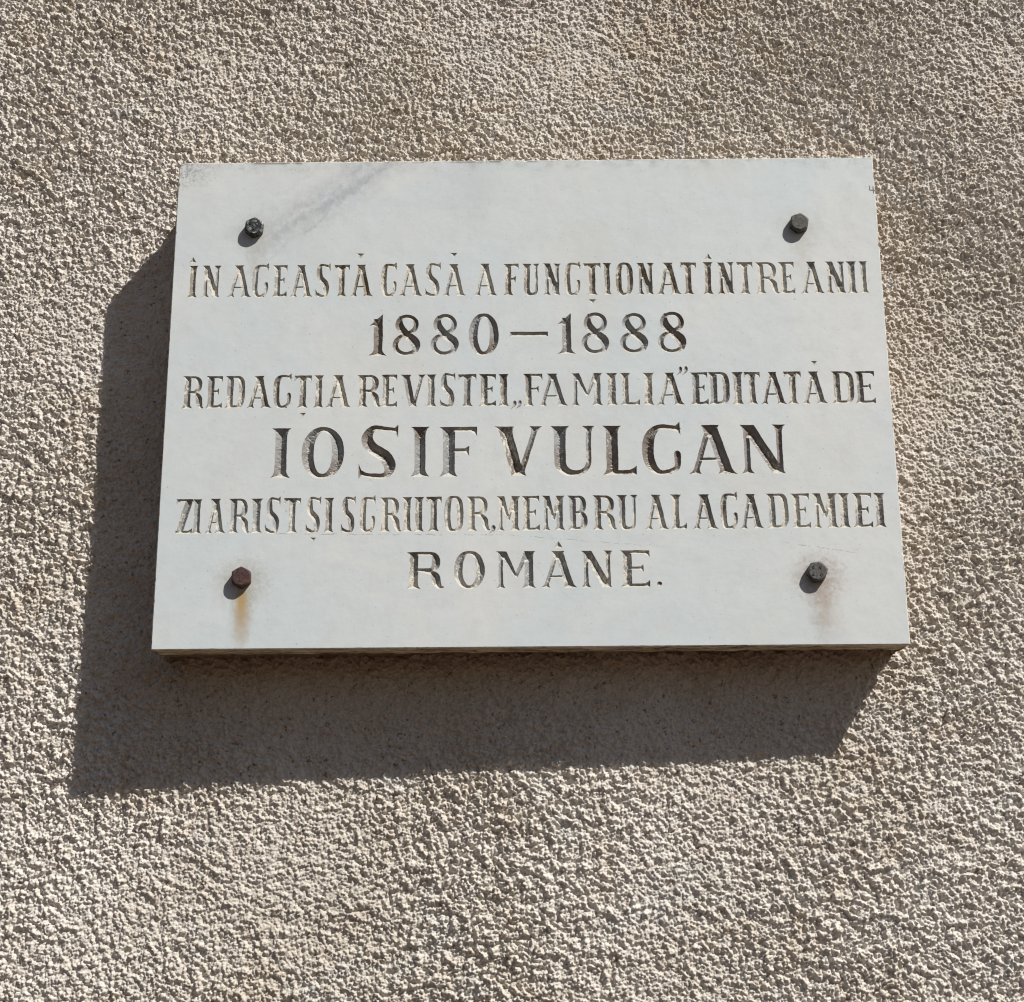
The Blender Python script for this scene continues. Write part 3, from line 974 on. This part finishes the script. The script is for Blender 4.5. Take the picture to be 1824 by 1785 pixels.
for k, dpt in enumerate(depths):
    j = perlin(O[:, 0], O[:, 1] + k * 0.5, 0.012, 0.4 * k, 101.0) * (0.0012 if k else 0.0002)
    q = rim_b + inw * (j + (0.0004 if k else 0) + 0.0006 * k)[:, None]
    dd = np.full(nO, dpt) + (chip * 0.5 if k == 0 else 0)
    verts.append(np.stack([q[:, 0], dd, q[:, 1]], 1))
    rings.append(list(range(base, base + nO)))
    base += nO
for k in range(len(rings) - 1):
    a, b = rings[k], rings[k + 1]
    for i in range(nO):
        j = (i + 1) % nO
        faces.append([a[j], a[i], b[i], b[j]])
        midx.append(1 if k == 0 else 2)
faces.append(rings[-1])
midx.append(2)
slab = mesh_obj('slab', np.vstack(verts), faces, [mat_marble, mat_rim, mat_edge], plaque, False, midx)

# small pencilled figure by the right edge
p0 = plaque_from_photo(1549.5, 343)
p1 = plaque_from_photo(1558, 330)
pw, ph = p1[0] - p0[0], p1[1] - p0[1]


def bar(a, b, wd):
    a, b = np.array(a), np.array(b)
    d = (b - a) / np.linalg.norm(b - a); n = np.array([-d[1], d[0]]) * wd / 2
    return [a - n, b - n, b + n, a + n]


pv, pf = [], []
for a, b, yy in (((0.05, 0.95), (0.0, 0.35), -0.00012), ((0.0, 0.35), (1.0, 0.28), -0.00016), ((0.66, 0.85), (0.72, -0.12), -0.00020)):
    q = bar((p0[0] + a[0] * pw, p0[1] + a[1] * ph), (p0[0] + b[0] * pw, p0[1] + b[1] * ph), 0.0007)
    pf.append([len(pv) + i for i in range(4)])
    pv += [(x, yy, z) for x, z in q]
mesh_obj('pencil_mark', pv, pf, mat_pencil, plaque)

# the bed of mortar between slab and wall
mb_v, mb_f = [], []
hw, hh = PL_W / 2 - 0.0008, PL_H / 2 - 0.0012
st = 0.0016
per = []
for (xa, za), (xb, zb) in (((-hw, -hh), (hw, -hh)), ((hw, -hh), (hw, hh)), ((hw, hh), (-hw, hh)), ((-hw, hh), (-hw, -hh))):
    n = int(math.hypot(xb - xa, zb - za) / st)
    per += [(xa + (xb - xa) * k / n, za + (zb - za) * k / n) for k in range(n)]
per = np.array(per)
pin = np.zeros_like(per)
pin[:, 0] = np.where(np.abs(np.abs(per[:, 0]) - hw) < 1e-6, np.sign(per[:, 0]), 0)
pin[:, 1] = np.where(np.abs(np.abs(per[:, 1]) - hh) < 1e-6, np.sign(per[:, 1]), 0)
rows = 24
run = np.concatenate([[0], np.cumsum(np.hypot(*np.diff(per, axis=0).T))])
for k in range(rows + 1):
    yy = THICK - 0.001 + 0.046 * k / rows
    rad = run / 1.0
    yv = np.full(len(per), yy)
    bump = 0.0022 * grains(run, yv, 0.0060, 0.3) + 0.0030 * perlin(run, yv, 0.010, 0.2, 111.0) + 0.0014 * perlin(run, yv, 0.05, 0.2, 115.0) + 0.0016 * perlin(run, yv, 0.004, 0.2, 117.0)
    q = per + pin * (np.minimum(bump - 0.0026, 0.0) - np.where(pin[:, 1] < 0, 0.0045, 0.0))[:, None]
    mb_v.append(np.stack([q[:, 0], yv, q[:, 1]], 1))
npn = len(per)
for k in range(rows):
    for i in range(npn):
        j = (i + 1) % npn
        mb_f.append((k * npn + j, k * npn + i, (k + 1) * npn + i, (k + 1) * npn + j))
mesh_obj('mortar_bed', np.vstack(mb_v), mb_f, mat_mortar, plaque, True)

# ------------------------------------------------------------------ the four bolts
R_WORLD = rot_z(ALPHA)


def hex_bolt(k, rot, tilt, flat, face_r, marks, label):
    u, v = BOLT_UV[k]
    af = 0.0150                                   # across the flats
    Rc = af / math.sqrt(3)
    Hh = BOLT_H
    N = 48
    V, F = [], []

    def loop(fn, y):
        k0 = len(V)
        for i in range(N):
            a = 2 * math.pi * i / N
            r = fn(a)
            V.append((r * math.cos(a), -y, r * math.sin(a)))
        return list(range(k0, k0 + N))

    def hexr(a, s=1.0):
        b = (a - math.radians(rot)) % (math.pi / 3) - math.pi / 6
        return Rc * math.cos(math.pi / 6) / math.cos(b) * s
    jit = lambda a, q: q * (perlin(np.array([math.cos(a) * 7 + k * 31]), np.array([math.sin(a) * 7]), 2.0)[0])
    ls = [loop(lambda a: hexr(a), -0.004), loop(lambda a: hexr(a) + jit(a, 0.0002), Hh * 0.62), ]

    def chamfer_y(a):
        return Hh - (hexr(a) - face_r) * 0.55
    k0 = len(V)
    for i in range(N):
        a = 2 * math.pi * i / N
        r = hexr(a) * 0.992
        V.append((r * math.cos(a), -max(Hh * 0.66, chamfer_y(a)), r * math.sin(a)))
    ls.append(list(range(k0, k0 + N)))
    ls.append(loop(lambda a: face_r + jit(a, 0.0003), Hh))
    ls.append(loop(lambda a: face_r * 0.93 + jit(a, 0.0002), Hh + 0.00012))
    ls.append(loop(lambda a: face_r * 0.5, Hh + 0.00006 + flat))
    for a, b in zip(ls[:-1], ls[1:]):
        for i in range(N):
            j = (i + 1) % N
            F.append((a[i], a[j], b[j], b[i]))
    V.append((0, -(Hh + flat), 0))
    for i in range(N):
        F.append((ls[-1][i], ls[-1][(i + 1) % N], len(V) - 1))
    for (ma, mr, ms) in marks:                     # little raised rings and ticks stamped on the head
        mx, mz = mr * math.cos(math.radians(ma)), mr * math.sin(math.radians(ma))
        k1 = len(V); n = 12
        for rr, yy in ((ms * 1.15, Hh), (ms, Hh + 0.0005), (ms * 0.55, Hh + 0.0005), (ms * 0.4, Hh + 0.0001)):
            for i in range(n):
                a = 2 * math.pi * i / n
                V.append((mx + rr * math.cos(a), -yy, mz + rr * math.sin(a)))
        for q in range(3):
            for i in range(n):
                j = (i + 1) % n
                F.append((k1 + q * n + i, k1 + q * n + j, k1 + (q + 1) * n + j, k1 + (q + 1) * n + i))
    o = mesh_obj('hex_bolt', V, F, mat_bolts[k])
    p = R_WORLD @ np.array([u, 0, v]) + np.array([0, -STAND, 0])
    o.location = p
    o.rotation_euler = (math.radians(tilt[0]), 0, ALPHA + math.radians(tilt[1]))
    tag(o, label, 'bolt', 'bolts fixing the plaque')
    return o


hex_bolt(0, 25, (1, 2), -0.0001, 0.0070, [(140, 0.004, 0.0010), (270, 0.0038, 0.0011)], 'scuffed shiny dark hexagonal bolt head under the grey marble vein, upper left of the plaque')
hex_bolt(1, 20, (0, -1), 0.0001, 0.0070, [], 'plain dull grey hexagonal bolt head on clean marble, upper right of the plaque')
hex_bolt(2, 32, (-1, 3), 0.0001, 0.0072, [], 'brown rusty hexagonal bolt head with an orange rust streak running down below it')
hex_bolt(3, 10, (0, -1), 0.0, 0.0071, [(135, 0.0045, 0.0011), (50, 0.0043, 0.0010), (-45, 0.0043, 0.0012), (-140, 0.0045, 0.0010)], 'grey hexagonal bolt head with small stamped marks and brown grime around it, lower right')
